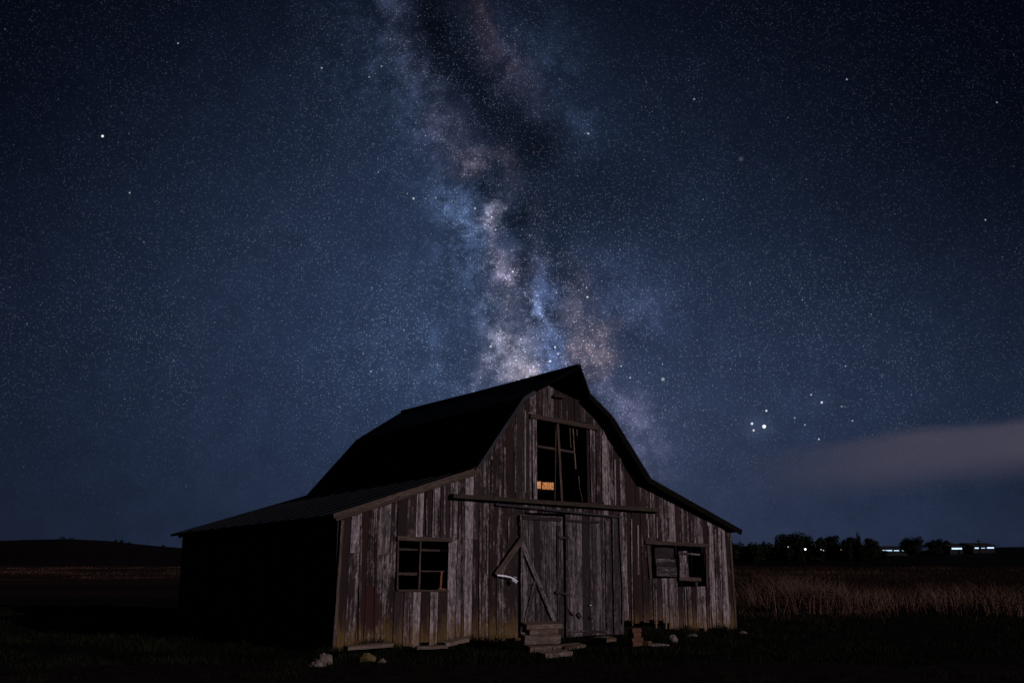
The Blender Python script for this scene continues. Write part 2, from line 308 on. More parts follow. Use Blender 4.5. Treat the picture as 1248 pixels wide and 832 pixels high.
# ------------------------------------------------------------------ mesh helpers
class MB:
    def __init__(s): s.v = []; s.f = []; s.gc = []; s.tn = []
    def strip(s, l0, r0, l1, r1, nrm, t, tone=None, seg=1, jit=0., ragged=0.):
        """a board: start edge l0-r0, end edge l1-r1, outward normal nrm, thickness t inwards"""
        l0, r0, l1, r1 = map(Vector, (l0, r0, l1, r1)); nrm = Vector(nrm).normalized()
        if tone is None: tone = (random.random(), random.random(), random.random()*.4)
        off = Vector((random.uniform(0, 40), random.uniform(0, 40), random.uniform(0, 40)))
        wv = (r0-l0).length; ln = ((l1+r1)/2-(l0+r0)/2).length; b0 = len(s.v)
        for i in range(seg+1):
            k = i/seg; a = l0.lerp(l1, k); b = r0.lerp(r1, k)
            if 0 < i < seg and jit:
                ax = (b-a).normalized(); a = a+ax*random.uniform(-jit, jit); b = b+ax*random.uniform(-jit, jit)
                dn = nrm*random.uniform(-jit, jit)*.6; a = a+dn; b = b+dn
            for j, p in enumerate((a, b, b-nrm*t, a-nrm*t)):
                if ragged and i in (0, seg): p = p+(l1-l0).normalized()*random.uniform(-ragged, ragged)
                s.v.append(p); s.gc.append(Vector(((0, wv, wv, 0)[j], (0, 0, t, t)[j], ln*k))+off); s.tn.append(tone)
        for i in range(seg):
            q = b0+4*i
            for j in range(4):
                s.f.append((q+j, q+(j+1) % 4, q+4+(j+1) % 4, q+4+j))
        s.f.append((b0+3, b0+2, b0+1, b0)); q = b0+4*seg; s.f.append((q, q+1, q+2, q+3))
    def bar(s, p0, p1, w, t, nrm=(0, -1, 0), tone=None, seg=4, jit=.004, taper=1.):
        p0, p1 = Vector(p0), Vector(p1); nrm = Vector(nrm).normalized(); ax = (p1-p0).normalized(); sd = ax.cross(nrm).normalized(); nn = sd.cross(ax)
        s.strip(p0-sd*w/2+nn*t/2, p0+sd*w/2+nn*t/2, p1-sd*w/2*taper+nn*t/2, p1+sd*w/2*taper+nn*t/2, nn, t, tone, seg, jit)
    def tube(s, pts, rad, n=8, tone=(.5, .5, .2)):
        pts = [Vector(p) for p in pts]; b0 = len(s.v); rads = rad if isinstance(rad, (list, tuple)) else [rad]*len(pts)
        for i, p in enumerate(pts):
            ax = (pts[min(i+1, len(pts)-1)]-pts[max(i-1, 0)]).normalized(); a = ax.orthogonal().normalized() if abs(ax.z) > .9 else ax.cross(Vector((0, 0, 1))).normalized(); c = ax.cross(a)
            for k in range(n):
                th = 2*math.pi*k/n; s.v.append(p+(a*math.cos(th)+c*math.sin(th))*rads[i]); s.gc.append(Vector((rads[i]*th, 0, (p-pts[0]).length))); s.tn.append(tone)
        for i in range(len(pts)-1):
            for k in range(n):
                s.f.append((b0+i*n+k, b0+i*n+(k+1) % n, b0+(i+1)*n+(k+1) % n, b0+(i+1)*n+k))
        s.f.append(tuple(b0+k for k in reversed(range(n)))); q = b0+(len(pts)-1)*n; s.f.append(tuple(q+k for k in range(n)))
    def slab(s, quad, t, axis_len=0, tone=(.5, .5, .5)):
        """roof sheet: polygon pushed down by t; gc.z runs along edge 0-1"""
        q = [Vector(p) for p in quad]; n = (q[1]-q[0]).cross(q[2]-q[0]).normalized()
        if n.z < 0: n = -n
        ax = (q[1]-q[0]).normalized(); ay = n.cross(ax); b0 = len(s.v); k = len(q)
        for dn in (0, 1):
            for p in q:
                s.v.append(p-n*t*dn); s.gc.append(Vector(((p-q[0]).dot(ay), t*dn, (p-q[0]).dot(ax)))); s.tn.append(tone)
        s.f.append(tuple(b0+i for i in range(k))); s.f.append(tuple(b0+k+i for i in reversed(range(k))))
        for i in range(k): s.f.append((b0+i, b0+k+i, b0+k+(i+1) % k, b0+(i+1) % k))
    def build(s, name, material, parent=None, smooth=False):
        me = bpy.data.meshes.new(name); me.from_pydata([tuple(p) for p in s.v], [], s.f)
        for nm, dat in (('gc', s.gc), ('tone', s.tn)):
            if len(dat) == len(s.v):
                a = me.attributes.new(nm, 'FLOAT_VECTOR', 'POINT'); a.data.foreach_set('vector', np.array([tuple(x) for x in dat], dtype=np.float32).ravel())
        bm = bmesh.new(); bm.from_mesh(me); bmesh.ops.recalc_face_normals(bm, faces=bm.faces); bm.to_mesh(me); bm.free()
        if smooth: me.polygons.foreach_set('use_smooth', [True]*len(me.polygons))
        me.materials.append(MAT[material]); o = bpy.data.objects.new(name, me); col.objects.link(o)
        if parent: o.parent = parent
        return o
def tag(o, label=None, cat=None, group=None, kind=None):
    for k, v in (('label', label), ('category', cat), ('group', group), ('kind', kind)):
        if v: o[k] = v
    return o
def empty(name, loc, rz=0.):
    o = bpy.data.objects.new(name, None); col.objects.link(o); o.location = loc; o.rotation_euler = (0, 0, rz); o.empty_display_size = .3
    return o
def raw_mesh(name, v, f, material, tone=None):
    me = bpy.data.meshes.new(name); me.from_pydata(v, [], f) if not isinstance(v, np.ndarray) else None
    if isinstance(v, np.ndarray):
        k = f.shape[1]; me.vertices.add(len(v)); me.vertices.foreach_set('co', v.astype(np.float32).ravel())
        me.loops.add(f.size); me.loops.foreach_set('vertex_index', f.astype(np.int32).ravel())
        me.polygons.add(len(f)); me.polygons.foreach_set('loop_start', np.arange(0, f.size, k, dtype=np.int32)); me.update(calc_edges=True)
    if tone is not None:
        a = me.attributes.new('tone', 'FLOAT_VECTOR', 'POINT'); a.data.foreach_set('vector', tone.astype(np.float32).ravel())
    me.materials.append(MAT[material]); o = bpy.data.objects.new(name, me); col.objects.link(o); return o

# ------------------------------------------------------------------ barn frame of reference
A = on_ground(407, 788); B = on_ground(896, 765)
UX = (B-A).normalized(); NF = Vector((UX.y, -UX.x, 0)); BROT = math.atan2(UX.y, UX.x)
def F(x, y, o=0.):
    """measured spot on the barn front (metres along the wall, height), o metres in front of it"""
    v = ray(x, y); t_ = (A+NF*o-EYE).dot(NF)/v.dot(NF); P = EYE+v*t_
    return (P-A).dot(UX), P.z
def FP(x, y, o=0.):
    u, z = F(x, y, o); return Vector((u, -o, z))
def to_world(p): return A+UX*p[0]-NF*p[1]+Vector((0, 0, p[2]))

# ------------------------------------------------------------------ ground, track, far hill, far bank
def rise(y): k = min(1, max(0, (y-45)/135)); return 1.2*k*k*(3-2*k)
def gz(x, y): return .10*noise.noise(Vector((x*.22, y*.22, 0)))+.03*noise.noise(Vector((x*.9, y*.9, 3)))-.03
gx = np.concatenate([np.linspace(-3000, -60, 14), np.linspace(-50, 60, 150), np.linspace(70, 3000, 14)])
gy = np.concatenate([np.linspace(-600, -5, 6), np.linspace(0, 75, 120), np.linspace(85, 200, 12), np.linspace(260, 4000, 14)])
vs = []; fs = []
for y in gy:
    for x in gx:
        near = max(0, 1-max(abs(x-5)/55, abs(y-30)/50)); vs.append((x, y, gz(x, y)*min(1, near*4)-.03+rise(y)))
nx = len(gx)
for j in range(len(gy)-1):
    for i in range(nx-1): fs.append((j*nx+i, j*nx+i+1, (j+1)*nx+i+1, (j+1)*nx+i))
go = raw_mesh('ground', vs, fs, 'ground'); tag(go, kind='structure')
# dirt track sweeping past in front of the barn (its own uneven sheet)
vs = []; fs = []; n_ = 90
for i in range(n_+1):
    x = -14+46*i/n_; yc = 15.6+.055*(x)+.006*x*x*(x > 0)*.6; w = 1.55+.15*math.sin(x*.7)
    for j in range(9):
        k = j/8*2-1; y = yc+k*w+.10*noise.noise(Vector((x, k*3, 5)))
        vs.append((x, y, gz(x, y)-.03+.045*(1-abs(k)**4)-.03*math.exp(-((abs(k)-.5)/.16)**2)))
for i in range(n_):
    for j in range(8): a = i*9+j; fs.append((a, a+9, a+10, a+1))
tag(raw_mesh('dirt_track', vs, fs, 'track'), kind='structure')
def ridge(name, pts, base, Y, back, material):
    vs = []; fs = []; n_ = len(pts)
    for x, y in pts:
        top = at_dist(x, y, Y); b_ = at_dist(x, base, Y*.86)
        vs += [(b_.x, b_.y, -.3), (b_.x*.35+top.x*.65, b_.y*.35+top.y*.65, top.z*.72), (top.x, top.y, top.z), (top.x*1.2, top.y+back, top.z*.95), (top.x*1.25, top.y+back*1.6, -.3)]
    for i in range(n_-1):
        for j in range(4): a = i*5+j; fs.append((a, a+5, a+6, a+1))
    return tag(raw_mesh(name, vs, fs, material), kind='structure')
def interp(keys, step):
    out = []; x = keys[0][0]
    while x <= keys[-1][0]:
        for (x0, y0), (x1, y1) in zip(keys, keys[1:]):
            if x0 <= x <= x1: out.append((x, y0+(y1-y0)*(x-x0)/(x1-x0)+.35*noise.noise(Vector((x*.05, 0, 0))))); break
        x += step
    return out
ridge('hill', interp([(-500, 664), (-200, 660), (0, 658.5), (80, 656.3), (130, 658.6), (180, 664), (215, 667), (320, 673), (450, 682), (560, 687)], 12), 687, 420, 90, 'hill')
ridge('bank', interp([(700, 684), (860, 674), (900, 671.5), (1000, 670.5), (1075, 671.5), (1150, 670), (1200, 667), (1248, 666), (1500, 662), (1800, 668)], 14), 688, 185, 60, 'bank')

# ------------------------------------------------------------------ the barn
barn = tag(empty('barn', A, BROT), 'weathered gambrel-roofed wooden barn with side wings, peeling boards and a dark roof', 'barn')
front = (0, -1, 0)
apex = (5.22, 5.62)
jL = (3.05, 3.50); kL = (4.20, 5.03); kR = (6.66, 4.76); jR = (7.78, 3.32)
outline = [(0.08, 2.42), jL, kL, apex, kR, jR, (10.49, 2.36)]
def top_at(u):
    if u <= outline[0][0]: return outline[0][1]
    for (a, za), (b, zb) in zip(outline, outline[1:]):
        if a <= u <= b: return za+(zb-za)*(u-a)/(b-a)
    return outline[-1][1]
hx0, hz1 = F(654, 508); hx1, _ = F(714.5, 518); _, hz0 = F(655, 610); hz1 -= .02
lx0, lz1 = F(484, 657); lx1, lz0 = F(546, 718)
r0x, rz1 = F(793, 663); rmx, rmz = F(827, 704); r1x, rz0 = F(858, 714)
dx0 = F(633, 700)[0]; dxm = F(686, 700)[0]; dx1 = F(758, 700)[0]; dzt = 2.60
holes = [(hx0, hx1, hz0, hz1), (lx0, lx1, lz0, lz1), (r0x, rmx, rmz, rz1), (rmx-.01, r1x, rz0, rz1), (dx0, dx1, -.3, dzt)]
LIGHT = [(425, .72), (447, .66), (461, .35), (470, .70), (479, .45), (569, .98), (590, .62), (576, .3), (600, .45), (765, .12), (775, .1), (784, .2), (795, .6), (812, .7), (835, .72), (850, .8), (868, .85), (880, .75)]
lightu = [(F(p, 690)[0], v) for p, v in LIGHT]
wall = MB(); u = 0.02
while u < 10.52:
    w = random.uniform(.15, .25) if u < 4.1 else random.uniform(.12, .19)
    if u+w > 10.54: w = 10.54-u
    if w < .06: break
    lean0 = .06*(1-min(u, 4)/4) if u < 4 else (-.05*(u-6.5)/4 if u > 6.5 else 0)
    bot = random.uniform(-.10, .02)
    pu = u+w/2
    if 6.98 < pu < 7.5: bot = random.uniform(.20, .34)
    elif 7.5 < pu < 8.4: bot = random.uniform(.17, .28)
    elif pu > 8.4: bot = random.uniform(-.06, .05)
    t0, t1 = top_at(u+.02+lean0), top_at(u+w-.02+lean0)
    spans = [(bot, None)]
    # vertical intervals outside openings
    cuts = []
    for (a, b, c, d) in holes:
        if u+w*.5 > a and u+w*.5 < b: cuts.append((c, d))
    cuts.sort(); cur = bot; iv = []
    for c, d in cuts:
        if c > cur+.05: iv.append((cur, c))
        cur = max(cur, d)
    iv.append((cur, None))
    # joints where the wall was boarded in courses
    extra = []
    if u < 3.05: extra = [lz1+.02+random.uniform(-.01, .01) if u > 1.15 else random.uniform(1.2, 2.1)] if (u > 1.15 or random.random() < .5) else []
    elif 3.05 < u < 7.8: extra = [2.84]+([hz1+.12] if 4.3 < u < 6.3 else [])
    elif random.random() < .35: extra = [random.uniform(.5, 1.9)]
    base_v = random.betavariate(1.5, 2.0)
    for lu, lv in lightu:
        if abs(lu-pu) < .11: base_v = lv
    for c, d in iv:
        tops = (t0, t1) if d is None else (d, d); lo = c
        es = sorted(e for e in extra if e > c+.15 and e < min(tops)-.15)
        for e in es+[None]:
            hi = tops if e is None else (e, e)
            if min(hi) < lo+.03: continue
            tone = (min(1, max(0, base_v+random.uniform(-.15, .15))), random.random(), random.random()*.6)
            yo = random.uniform(-.010, .006); tw = random.uniform(-.012, .012); g0 = random.uniform(.003, .009); g1 = random.uniform(.003, .009)
            def lean(z): return lean0*z/2.4
            s0 = 1 if lo == bot else 0
            wall.strip((u+g0+lean(lo), -.03+yo+tw, lo), (u+w-g1+lean(lo), -.03+yo-tw, lo+random.uniform(-.02, .02)*s0),
                       (u+g0+lean(hi[0]), -.03+yo+tw, hi[0]-.004), (u+w-g1+lean(hi[1]), -.03+yo-tw, hi[1]-.004), front, .022, tone, max(2, int((max(hi)-lo)/.35)), .003)
            lo = e if e else lo
    u += w
wall.build('front_wall', 'wall', barn)
# battens: thin strips nailed over some joints, catching the light
for px, y0, y1 in [(510, 600, 652), (520, 596, 652), (530.5, 592, 652), (541.5, 588, 652), (552, 604, 652), (607, 632, 690), (606, 692, 772), (563, 612, 776), (438, 640, 780), (457, 660, 785),
                   (728, 522, 612), (735, 530, 612), (750, 560, 617), (640, 500, 600), (628, 520, 600), (615, 545, 603), (600, 560, 600),
                   (771, 632, 762), (790, 632, 655), (801, 630, 655), (815, 630, 656), (829, 634, 657), (843, 634, 658), (800, 710, 765), (812, 712, 766), (836, 718, 768), (850, 718, 768),
                   (585, 620, 776), (620, 632, 660), (594, 640, 700), (500, 722, 782), (530, 722, 780), (778, 640, 700), (866, 640, 766), (874, 645, 766), (882, 648, 765)]:
    p1 = FP(px, y0, .045); p0 = FP(px, y1, .045); p1.x = p0.x+(p1.x-p0.x)*.5
    bt = MB(); bt.bar(p0, p1, random.uniform(.028, .045), .014, front, (random.uniform(.45, .95), random.random(), 0), 6, .003); bt.build('batten', 'wall', barn)

Dp = 7.7
bk = {'eL': (-.97, 2.24), 'jL': (2.56, 3.31), 'kL': (4.0, 4.93), 'r': (5.41, 5.83), 'kR': (6.75, 4.85), 'jR': (7.95, 3.35), 'eR': (10.84, 2.2)}
# side and back walls of dark boards, their shade put into the colour
def boards_between(mb, p0, p1, h0, h1, n_, nrm, z0=-.08, **k):
    p0, p1 = Vector(p0), Vector(p1)
    for i in range(n_):
        a = p0.lerp(p1, i/n_+.0015); b = p0.lerp(p1, (i+1)/n_-.0015); za = h0+(h1-h0)*i/n_; zb = h0+(h1-h0)*(i+1)/n_; o = Vector(nrm)*random.uniform(-.006, .008)
        mb.strip(a+o+Vector((0, 0, z0)), b+o+Vector((0, 0, z0)), a+o+Vector((0, 0, za)), b+o+Vector((0, 0, zb)), nrm, .025, seg=4, jit=.004, tone=(random.random(), random.random(), .3))
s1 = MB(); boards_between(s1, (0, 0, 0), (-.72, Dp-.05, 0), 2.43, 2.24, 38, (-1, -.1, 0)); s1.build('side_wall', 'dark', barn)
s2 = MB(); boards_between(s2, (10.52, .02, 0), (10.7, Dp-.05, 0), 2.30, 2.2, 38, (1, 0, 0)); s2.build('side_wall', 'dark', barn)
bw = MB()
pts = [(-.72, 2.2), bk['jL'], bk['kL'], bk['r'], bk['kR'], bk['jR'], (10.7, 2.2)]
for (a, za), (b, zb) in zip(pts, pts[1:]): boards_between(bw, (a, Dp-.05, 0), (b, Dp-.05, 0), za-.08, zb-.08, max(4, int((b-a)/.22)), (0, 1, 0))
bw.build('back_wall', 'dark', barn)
# inner lining: near-black loft floor and partitions, added to keep the inside dark
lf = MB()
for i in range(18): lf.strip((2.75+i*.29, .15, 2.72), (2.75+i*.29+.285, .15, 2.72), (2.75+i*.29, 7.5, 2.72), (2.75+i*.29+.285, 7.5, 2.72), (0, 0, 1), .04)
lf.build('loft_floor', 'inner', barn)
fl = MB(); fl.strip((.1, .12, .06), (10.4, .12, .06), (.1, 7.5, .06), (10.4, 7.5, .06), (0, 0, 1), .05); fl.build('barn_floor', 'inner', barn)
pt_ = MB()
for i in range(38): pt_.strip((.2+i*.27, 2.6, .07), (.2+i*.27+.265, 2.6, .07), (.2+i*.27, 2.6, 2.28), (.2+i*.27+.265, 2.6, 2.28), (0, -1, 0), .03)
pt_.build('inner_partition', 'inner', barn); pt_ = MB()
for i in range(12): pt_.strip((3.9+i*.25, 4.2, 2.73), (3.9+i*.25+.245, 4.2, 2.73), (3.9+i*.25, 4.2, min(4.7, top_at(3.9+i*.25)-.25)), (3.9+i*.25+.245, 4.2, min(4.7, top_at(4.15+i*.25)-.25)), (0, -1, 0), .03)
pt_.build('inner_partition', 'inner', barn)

# roof
rf = MB(); T = .05; of = .30
tipP = (5.18, -.92, 5.765)
jLf = (2.97, -of, 3.53); kLf = (4.12, -of, 5.07); hLf = (4.42, -of, 5.245); kRf = (6.56, -of, 4.84); hRf = (5.93, -of, 5.30); jRf = (7.66, -of, 3.47)
def bkp(k, dy=.12): return (bk[k][0], Dp+dy, bk[k][1])
rf.slab([jLf, kLf, bkp('kL'), bkp('jL')], T)
rf.slab([kLf, hLf, tipP, bkp('r'), bkp('kL')], T)
rf.slab([tipP, hRf, kRf, bkp('kR'), bkp('r')], T)
rf.slab([kRf, jRf, bkp('jR'), bkp('kR')], T)
roof = rf.build('roof', 'roof', barn)
rcap = MB(); rcap.tube([tipP, (5.30, 3.4, 5.78), bkp('r')], .045, 6); rcap.build('ridge_cap', 'roof', roof)
wl = MB(); wl.slab([(-.17, -.16, 2.43), (3.10, -.16, 3.50), (2.60, Dp+.12, 3.34), bkp('eL')], T)
wl.build('wing_roof', 'roof', barn)
wr = MB(); wr.slab([(10.74, -.14, 2.345), (7.62, -.24, 3.50), (7.92, Dp+.12, 3.37), bkp('eR')], .06); wr.build('wing_roof', 'roof', barn)
# sheet-metal laps on the left roof: low raised seams
sm = MB()
def seam(P0, P1, P2, P3, n_):
    P0, P1, P2, P3 = map(Vector, (P0, P1, P2, P3)); nn = (P1-P0).cross(P2-P0).normalized()
    if nn.z < 0: nn = -nn
    for i in range(1, n_):
        k = i/n_; a = P0.lerp(P2, k); b = P1.lerp(P3, k); sm.bar(a.lerp(b, .01)+nn*.006, b.lerp(a, .01)+nn*.006, .04, .012, nn, seg=1, jit=0)
seam(jLf, kLf, bkp('jL'), bkp('kL'), 13)
seam((-.17, -.16, 2.43), (3.1, -.16, 3.5), bkp('eL'), (2.6, Dp+.12, 3.34), 13)
sm.build('roof_seam', 'roof', barn)
# rake boards
def rake(p, q, w, t, mt, drop=.02, tone=None):
    mb = MB(); a, b = Vector(p), Vector(q); d = Vector((0, 0, -drop-w/2)); mb.bar(a+d, b+d, w, t, front, tone, 8, .004); return mb.build('rake_board', mt, barn)
rake((-.19, -.185, 2.45), (3.09, -.185, 3.505), .095, .03, 'trim', .0, (.8, .4, .1))
rake((-.12, -.15, 2.36), (3.06, -.15, 3.405), .05, .03, 'trim', .0, (.55, .7, .1))
rake(jLf, kLf, .07, .03, 'dark'); rake((kLf[0], -of, kLf[2]), hLf, .07, .03, 'dark')
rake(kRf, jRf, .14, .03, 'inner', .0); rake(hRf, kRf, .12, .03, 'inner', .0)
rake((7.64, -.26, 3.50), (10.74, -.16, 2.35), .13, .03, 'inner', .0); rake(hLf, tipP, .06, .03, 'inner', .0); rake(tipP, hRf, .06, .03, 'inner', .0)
# rafter tails on the left eave + corner boards
for k in range(7):
    mb = MB(); kk = .04+k*.155; e = Vector((-.17, -.16, 2.37)).lerp(Vector((-.97, Dp, 2.18)), kk); mb.bar(e+Vector((.08, 0, 0)), e+Vector((.6, 0, .19)), .09, .05, (0, -1, 0), seg=1); mb.build('rafter_tail', 'dark', barn)
cbm = MB(); cbm.bar((-.02, -.035, -.1), (.07, -.035, 2.34), .06, .03, front, (.85, .3, .1), 8, .005); cbm.build('corner_board', 'trim', barn)
cbm = MB(); cbm.bar((10.53, -.035, -.05), (10.46, -.035, 2.3), .06, .03, front, (.6, .3, .1), 8, .005); cbm.build('corner_board', 'trim', barn)
# hay bracket under the hood and lintels
mb = MB(); mb.bar(FP(675, 482.5, .10), FP(688, 483.5, .10), .06, .06, front, (.1, .5, .6)); mb.build('hay_bracket', 'beam', barn)
def bars(name, mt, segs, parent=barn):
    out = []
    for (x0, y0, x1, y1, w, t, o, tn) in segs:
        mb = MB(); mb.bar(FP(x0, y0, o), FP(x1, y1, o), w, t, front, tn, 6, .004); out.append(mb.build(name, mt, parent))
    return out[0]
bars('header_beam', 'beam', [(551, 604, 803, 621.5, .085, .14, .12, (.6, .3, .1))])
rail = MB(); rail.bar(FP(604, 614.5, .09), FP(757, 630, .09), .035, .05, front, (.2, .4, .3)); rail.build('door_track', 'dark', barn)
sh = MB(); x = 605.
while x < 755:
    wpx = random.uniform(4.5, 8); yt = 607.5+(x-605)*.071; yb = 615+(x-605)*.098
    a, b = FP(x, yb, .05), FP(x+wpx-.7, yb, .05); c, d = FP(x, yt, .05), FP(x+wpx-.7, yt, .05); sh.strip(a, b, c, d, front, .02, (random.betavariate(1.6, 1.6), random.random(), .1), 2, .002); x += wpx
sh.build('header_boards', 'wall', barn)

# loft window
lw = bars('loft_window', 'trim', [(646, 506.5, 729, 521.5, .10, .05, .07, (.25, .3, .4))])
bars('sill', 'trim', [(655, 610.5, 717, 614, .05, .05, .06, (.5, .3, .1))], lw)
bars('jamb', 'wall', [(651, 511, 652, 608, .11, .03, .05, (.8, .3, .1)), (720, 521, 723, 612, .10, .03, .05, (.55, .6, .1))], lw)
bars('mullion', 'trim', [(679, 511, 684.5, 611, .055, .045, .02, (.75, .3, .1)), (677.5, 513, 676, 609, .022, .03, .0, (.5, .3, .1))], lw)
bars('crossbar', 'trim', [(655, 543.5, 700, 551, .05, .035, -.02, (.45, .3, .1))], lw)
sticks = [(694, 516, 695.5, 545, .022, .02, -.05), (697.5, 515, 701.5, 571, .026, .02, -.04), (702.5, 517, 703.2, 531, .024, .02, -.05), (705, 580, 706, 591, .024, .02, -.05), (706, 592, 710, 611, .014, .014, -.05)]
for k, (a, b, c, d, w, t, o) in enumerate(sticks): bars('broken_stick', 'log' if k in (1, 2) else 'trim', [(a, b, c, d, w, t, o, (.8, .5, 0))], lw)
gp = MB(); gp.bar(FP(661.2, 591.5, -1.2), FP(674.5, 592.2, -1.2), .165, .02, front, seg=1, jit=0); gp.bar(FP(651.5, 590.3, -1.2), FP(659, 590.8, -1.2), .165, .02, front, seg=1, jit=0)
gpo = gp.build('lit_panel', 'warm', barn); gpo['label'] = 'small orange glowing panel low in the loft window'
gf = MB(); gf.bar(FP(645, 585.0, -1.18), FP(678, 586.0, -1.18), .035, .05, front, (.1, .1, .9)); gf.bar(FP(645, 597, -1.18), FP(678, 598.2, -1.18), .035, .05, front, (.1, .1, .9)); gf.build('panel_rail', 'inner', gpo)

# left wing window
w1_ = bars('window', 'trim', [(484, 655.5, 551, 657.5, .085, .05, .06, (.4, .3, .3))])
bars('jamb', 'trim', [(485, 656, 484, 718, .035, .04, .04, (.5, .3, .3))], w1_)
bars('sill', 'trim', [(484, 719, 546, 719.5, .035, .05, .04, (.45, .3, .3))], w1_)
bars('mullion', 'trim', [(512.5, 658, 510.5, 718, .034, .03, .02, (.8, .3, .1))], w1_)
bars('crossbar', 'trim', [(486, 669, 536, 670.5, .038, .02, -.03, (.55, .3, .1)), (485, 698.5, 509, 699, .05, .02, -.02, (.75, .3, .1)), (513, 695.5, 541, 695.8, .022, .02, -.02, (.7, .3, .1))], w1_)
bars('orange_post', 'raw', [(538, 695.5, 536.5, 717, .045, .04, -.03, (.35, .4, .2)), (534, 717, 543, 718, .03, .04, -.02, (.2, .4, .2))], w1_)
# right wing window with its broken shutter
w2_ = bars('window', 'trim', [(786, 660, 864, 664.5, .085, .05, .07, (.35, .3, .3))])
bars('jamb', 'trim', [(789.5, 664, 793, 705, .07, .03, .05, (.7, .3, .1)), (860.5, 666, 862, 716, .06, .03, .05, (.55, .3, .1))], w2_)
shb = MB()
for k, (y0, y1) in enumerate(((667, 679.5), (680, 689.5), (690, 701.5))):
    xa, xb = (798+k*1.2, 822+k*1.5) if k else (798, 821)
    shb.strip(FP(xa, y1+.0, .06-.02*k), FP(xa, y0, .06-.02*k), FP(xb, y1+.8, .09-.01*k), FP(xb, y0+.6, .09-.01*k), front, .02, ((.35, .55, .62)[k], random.random(), .2), 4, .006)
shb.build('shutter', 'door', w2_)
bars('loose_board', 'wall', [(832.5, 671, 834, 703, .30, .02, -.02, (.68, .3, .1)), (826, 674, 853, 675.5, .04, .03, -.0, (.6, .3, .1))], w2_)
bars('sill', 'trim', [(826.5, 704.5, 853, 705.8, .08, .09, .06, (.75, .3, .1)), (848.5, 708, 849, 715, .07, .03, .02, (.3, .3, .2))], w2_)

# double door
def leaf(x0, x1, n_, lab):
    mb = MB(); u0 = F(x0, 700)[0]; u1 = F(x1, 700)[0]; zt0 = F(x0, 626.5)[1]; zt1 = F(x1, 628+(x1-633)*.03)[1]
    ws = [random.uniform(.7, 1.3) for _ in range(n_)]; s_ = sum(ws); c = u0
    for k in range(n_):
        w = (u1-u0)*ws[k]/s_; bb = random.uniform(-.12, -.06); v = random.uniform(.3, .8)
        mb.strip((c+.004, -.055-random.uniform(0, .006), bb), (c+w-.004, -.055, bb), (c+.004, -.055-random.uniform(0, .006), zt0+(zt1-zt0)*(c-u0)/(u1-u0)), (c+w-.004, -.055, zt0+(zt1-zt0)*(c+w-u0)/(u1-u0)), front, .024, (v, random.random(), random.random()*.7), 9, .003)
        c += w
    return mb.build('door', 'door', barn)
d1 = leaf(635, 685, 7, ''); d2 = leaf(687.5, 744, 8, ''); d3 = leaf(745.5, 757.5, 2, '')
d1['label'] = 'left door leaf with diagonal braces'; d2['label'] = 'right door leaf with hinge and hasp'; d3['label'] = 'narrow fixed leaf beside the dark red boards'
bars('brace', 'door', [(634, 658, 676, 757, .105, .03, .09, (.85, .3, .1))], d1)
bars('brace', 'door', [(652, 708, 639.5, 764, .08, .03, .075, (.75, .3, .1))], d1)
bars('stile', 'door', [(636, 660, 635.5, 776, .055, .03, .08, (.7, .3, .1)), (680.5, 640, 682, 779, .10, .02, .07, (.35, .3, .3))], d1)
bars('stile', 'trim', [(634.5, 627, 635.5, 658, .045, .03, .09, (1., .3, 0))], d1)
bars('rail', 'door', [(637, 630, 684, 632.5, .09, .02, .075, (.45, .3, .2))], d1)
bars('stile', 'door', [(690.5, 630, 691.5, 777, .07, .02, .075, (.55, .3, .2)), (740, 634, 741.5, 772, .12, .02, .07, (.6, .3, .2))], d2)
bars('latch', 'rust', [(677, 721, 694, 724, .045, .03, .10, None), (681, 654.5, 689, 655, .05, .03, .10, None)], d2)
mb = MB(); c = FP(691.5, 655.2, .10); mb.tube([c+Vector((.05*math.cos(a), 0, .035*math.sin(a))) for a in np.linspace(0, 2*math.pi, 14)], .008, 6); mb.build('ring', 'rust', d2)
bars('hasp', 'rust', [(691, 740, 699, 750, .03, .02, .09, None), (704, 747, 708, 752, .08, .03, .09, None), (719, 750.5, 722, 754, .06, .02, .09, None)], d2)
bars('rail', 'door', [(690, 768, 739, 769.5, .05, .015, .08, (.4, .3, .2)), (690, 634, 730, 636, .05, .015, .08, (.45, .3, .2))], d2)
mb = MB(); c = FP(719, 737, .10); mb.tube([c, c+Vector((0, -.03, 0))], [.022, .016], 8); mb.build('knob', 'bright', d2)
mb = MB(); c = FP(757.5, 688, .06)
pts_ = [FP(755.3, 626, .085), FP(756, 660, .085), FP(757.5, 690, .085), FP(759, 715, .085), FP(759, 760, .085)]
for a, b in zip(pts_, pts_[1:]): mb.bar(a, b, .035, .02, front, (.95, .3, 0), 2)
mb.build('edge_strip', 'trim', d3)
# the swung-out brace and bright metal bar left of the door
bars('loose_brace', 'trim', [(636.5, 656, 604.5, 700.5, .115, .035, .11, (.65, .3, .2))])
mb = MB(); pp = [FP(606, 700.5, .14), FP(615, 701.5, .15), FP(622, 703, .16), FP(628, 706, .19), FP(630.5, 708.5, .20)]
for a, b in zip(pp, pp[1:]): mb.bar(a, b, .030, .012, (0, -1, .3), None, 1, 0)
mb.bar(FP(624, 706, .18), FP(629.5, 710, .20), .05, .015, (0, -1, .5), None, 1, 0); mb.bar(FP(626, 703, .18), FP(630, 703.5, .20), .025, .015, (0, -1, .5), None, 1, 0)
mb.build('bent_bar', 'bright', barn)
# foundation beam seen behind the broken board ends
mb = MB(); mb.bar((.1, .12, .05), (10.4, .12, .05), .16, .14, front, seg=6); mb.build('sill_beam', 'inner', barn)

